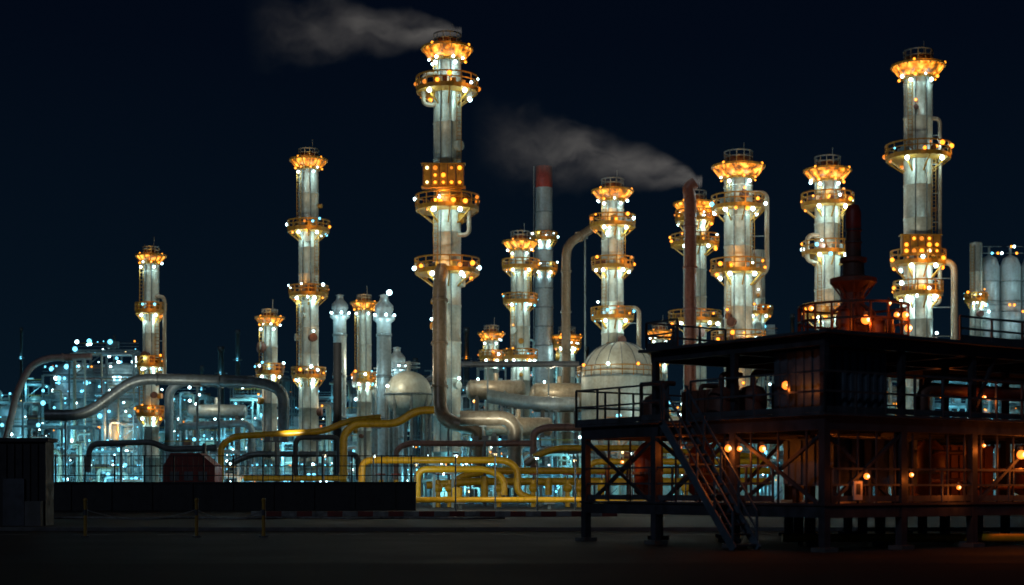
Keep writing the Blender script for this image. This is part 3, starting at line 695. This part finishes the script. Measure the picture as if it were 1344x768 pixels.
b.lathe(fx, fy, [(.21, z0+3.2), (.22, z0+3.3), (.22, z0+3.75), (.16, z0+3.95), (.03, z0+4.0)], 'red_paint', 24)
for zz in (z0+2.9, z0+3.25): b.ring(fx, fy, zz, .23, .02, 'dark_steel', 16)
for a in range(8):
    t = a*math.pi/4; b.beam((fx+.3*math.cos(t), fy+.3*math.sin(t), z0+1.3), (fx+.64*math.cos(t), fy+.64*math.sin(t), z0+1.78), .05, 'rust_steel')
    b.tube([(fx+.6*math.cos(t), fy+.6*math.sin(t), z0), (fx+.6*math.cos(t), fy+.6*math.sin(t), z0+.9), (fx+.3*math.cos(t), fy+.3*math.sin(t), z0+1.1)], .04, 'rust_steel', 6)
for zz, rr in ((z0+.15, 1.55), (z0+.6, 1.55), (z0+1.05, 1.55)): b.ring(fx, fy, zz, rr, .03, 'rust_steel', 28)
for k in range(18): a = 2*math.pi*k/18; b.beam((fx+1.55*math.cos(a), fy+1.55*math.sin(a), z0), (fx+1.55*math.cos(a), fy+1.55*math.sin(a), z0+1.05), .045, 'rust_steel')
for (dx, dy, hh) in ((-.9, -.5, .9), (.95, -.4, .8), (.2, -1.1, .5), (-.3, -1.2, .6), (1.1, .4, 1.0)):
    b.lathe(fx+dx, fy+dy, [(.2, z0), (.2, z0+hh-.1), (.1, z0+hh)], 'rust_steel', 12)
OR = (1.0, .20, .02)
for (x, y, z, e, s) in ((fx-.7, fy-1.1, z0+.55, 12, .13), (fx+.7, fy-1.3, z0+.75, 9, .09), (fx+1.3, fy-.9, z0+.45, 9, .11), (fx-1.4, fy+.3, z0+.95, 6, .07), (fx+1.5, fy-.3, z0+.9, 5, .08), (fx-.2, fy-1.5, z0+1.0, 4, .06),
        (-.12, 3.53, 2.8, 13, .10), (-.12, 3.07, 2.78, 6, .07), (-.12, 2.17, 2.76, 9, .09), (-.1, 1.3, 4.45, 7, .11), (1.4, -.2, 2.0, 5, .08), (3.3, -.1, 2.05, 5, .06),
        (8.04, -.15, 2.66, 26, .13), (8.3, -.15, 2.2, 5, .06), (9.3, .9, 2.6, 24, .06), (6.4, -.1, 2.9, 10, .05), (7.0, 6.4, 2.4, 34, .07), (5.3, -.1, 1.7, 9, .06), (10.6, -.1, 1.8, 14, .07), (3, 8, 2.2, 20, .08), (.6, 6.4, 2.9, 10, .06), (.5, 9.0, 2.5, 7, .05), (12, 6, 4.8, 16, .06), (5, 5.5, 4.9, 9, .06), (6.8, .2, 4.3, 6, .06), (9.2, .2, 4.9, 5, .05), (12.3, .3, 2.9, 20, .1), (5.8, 3.8, 2.8, 30, .08), (6.0, 5.2, 2.0, 26, .09)):
    b.sph((x, y, z), s, 'bulb_orange', 12, 8); b.sph((x-.01, y-s*.62, z), s*.55, 'bulb_warm', 8, 6); b.tube([(x, y+.02, z+s), (x, y+.02, z+s+.1)], s*.5, 'dark_steel', 8); b.light((x-.14, y-.26, z-.14), OR, e, .06)
b.build('steel_service_platform', loc=(8.2, 40, 0), rz=math.radians(35))
b = MB(); b.tube([(7.8, 44, .25), (15, 44, .25), (22, 46, .25)], .12, 'yellow_pipe', 12)
for x in (8.6, 10.5, 13): b.box((x, 44, .08), (.3, .5, .16), 'concrete')
b.build('yellow_ground_pipe')
b = MB(); pts = [(X(70+i*16, 80), 80+math.sin(i*.7)*1.0, .1) for i in range(38)]
b.tube(pts, .06, 'worn_line', 8, bend=.4); b.build('ground_hose')

# ------------------------------------------------------------------ world
w = bpy.data.worlds.new('World'); scene.world = w; w.use_nodes = True; nt = w.node_tree
bg = nt.nodes['Background']; tc = nt.nodes.new('ShaderNodeTexCoord'); sp = nt.nodes.new('ShaderNodeSeparateXYZ'); rp = nt.nodes.new('ShaderNodeValToRGB')
e = rp.color_ramp.elements; e[0].position = 0; e[0].color = (.0026, .0085, .016, 1); e[1].position = .5; e[1].color = (.0006, .0018, .0052, 1)
x = e.new(.14); x.color = (.0015, .0052, .0112, 1); x = e.new(.28); x.color = (.0008, .0027, .0075, 1)
nt.links.new(tc.outputs['Generated'], sp.inputs[0]); nt.links.new(sp.outputs[2], rp.inputs[0]); nt.links.new(rp.outputs[0], bg.inputs[0]); bg.inputs[1].default_value = 1.0
l = bpy.data.lights.new('blue_fill', 'SUN'); l.energy = .18; l.angle = math.radians(.5); l.color = (.6, .75, 1); lo = bpy.data.objects.new('blue_fill', l); scene.collection.objects.link(lo); lo.rotation_euler = (math.radians(60), 0, math.radians(-30))  # bluish sun lamp added to lift the dark platform from front-left

cam = bpy.data.cameras.new('camera'); co = bpy.data.objects.new('camera', cam); scene.collection.objects.link(co)
co.location = (0, 0, CH); co.rotation_euler = (math.radians(90), 0, 0); cam.sensor_width = 36; cam.lens = 36*F/1344; cam.shift_y = 256/1344
cam.clip_end = 10000; cam.dof.use_dof = True; cam.dof.focus_distance = 75; cam.dof.aperture_fstop = .62
scene.camera = co
scene.view_settings.view_transform = 'Standard'; scene.view_settings.look = 'None'; scene.view_settings.exposure = 0
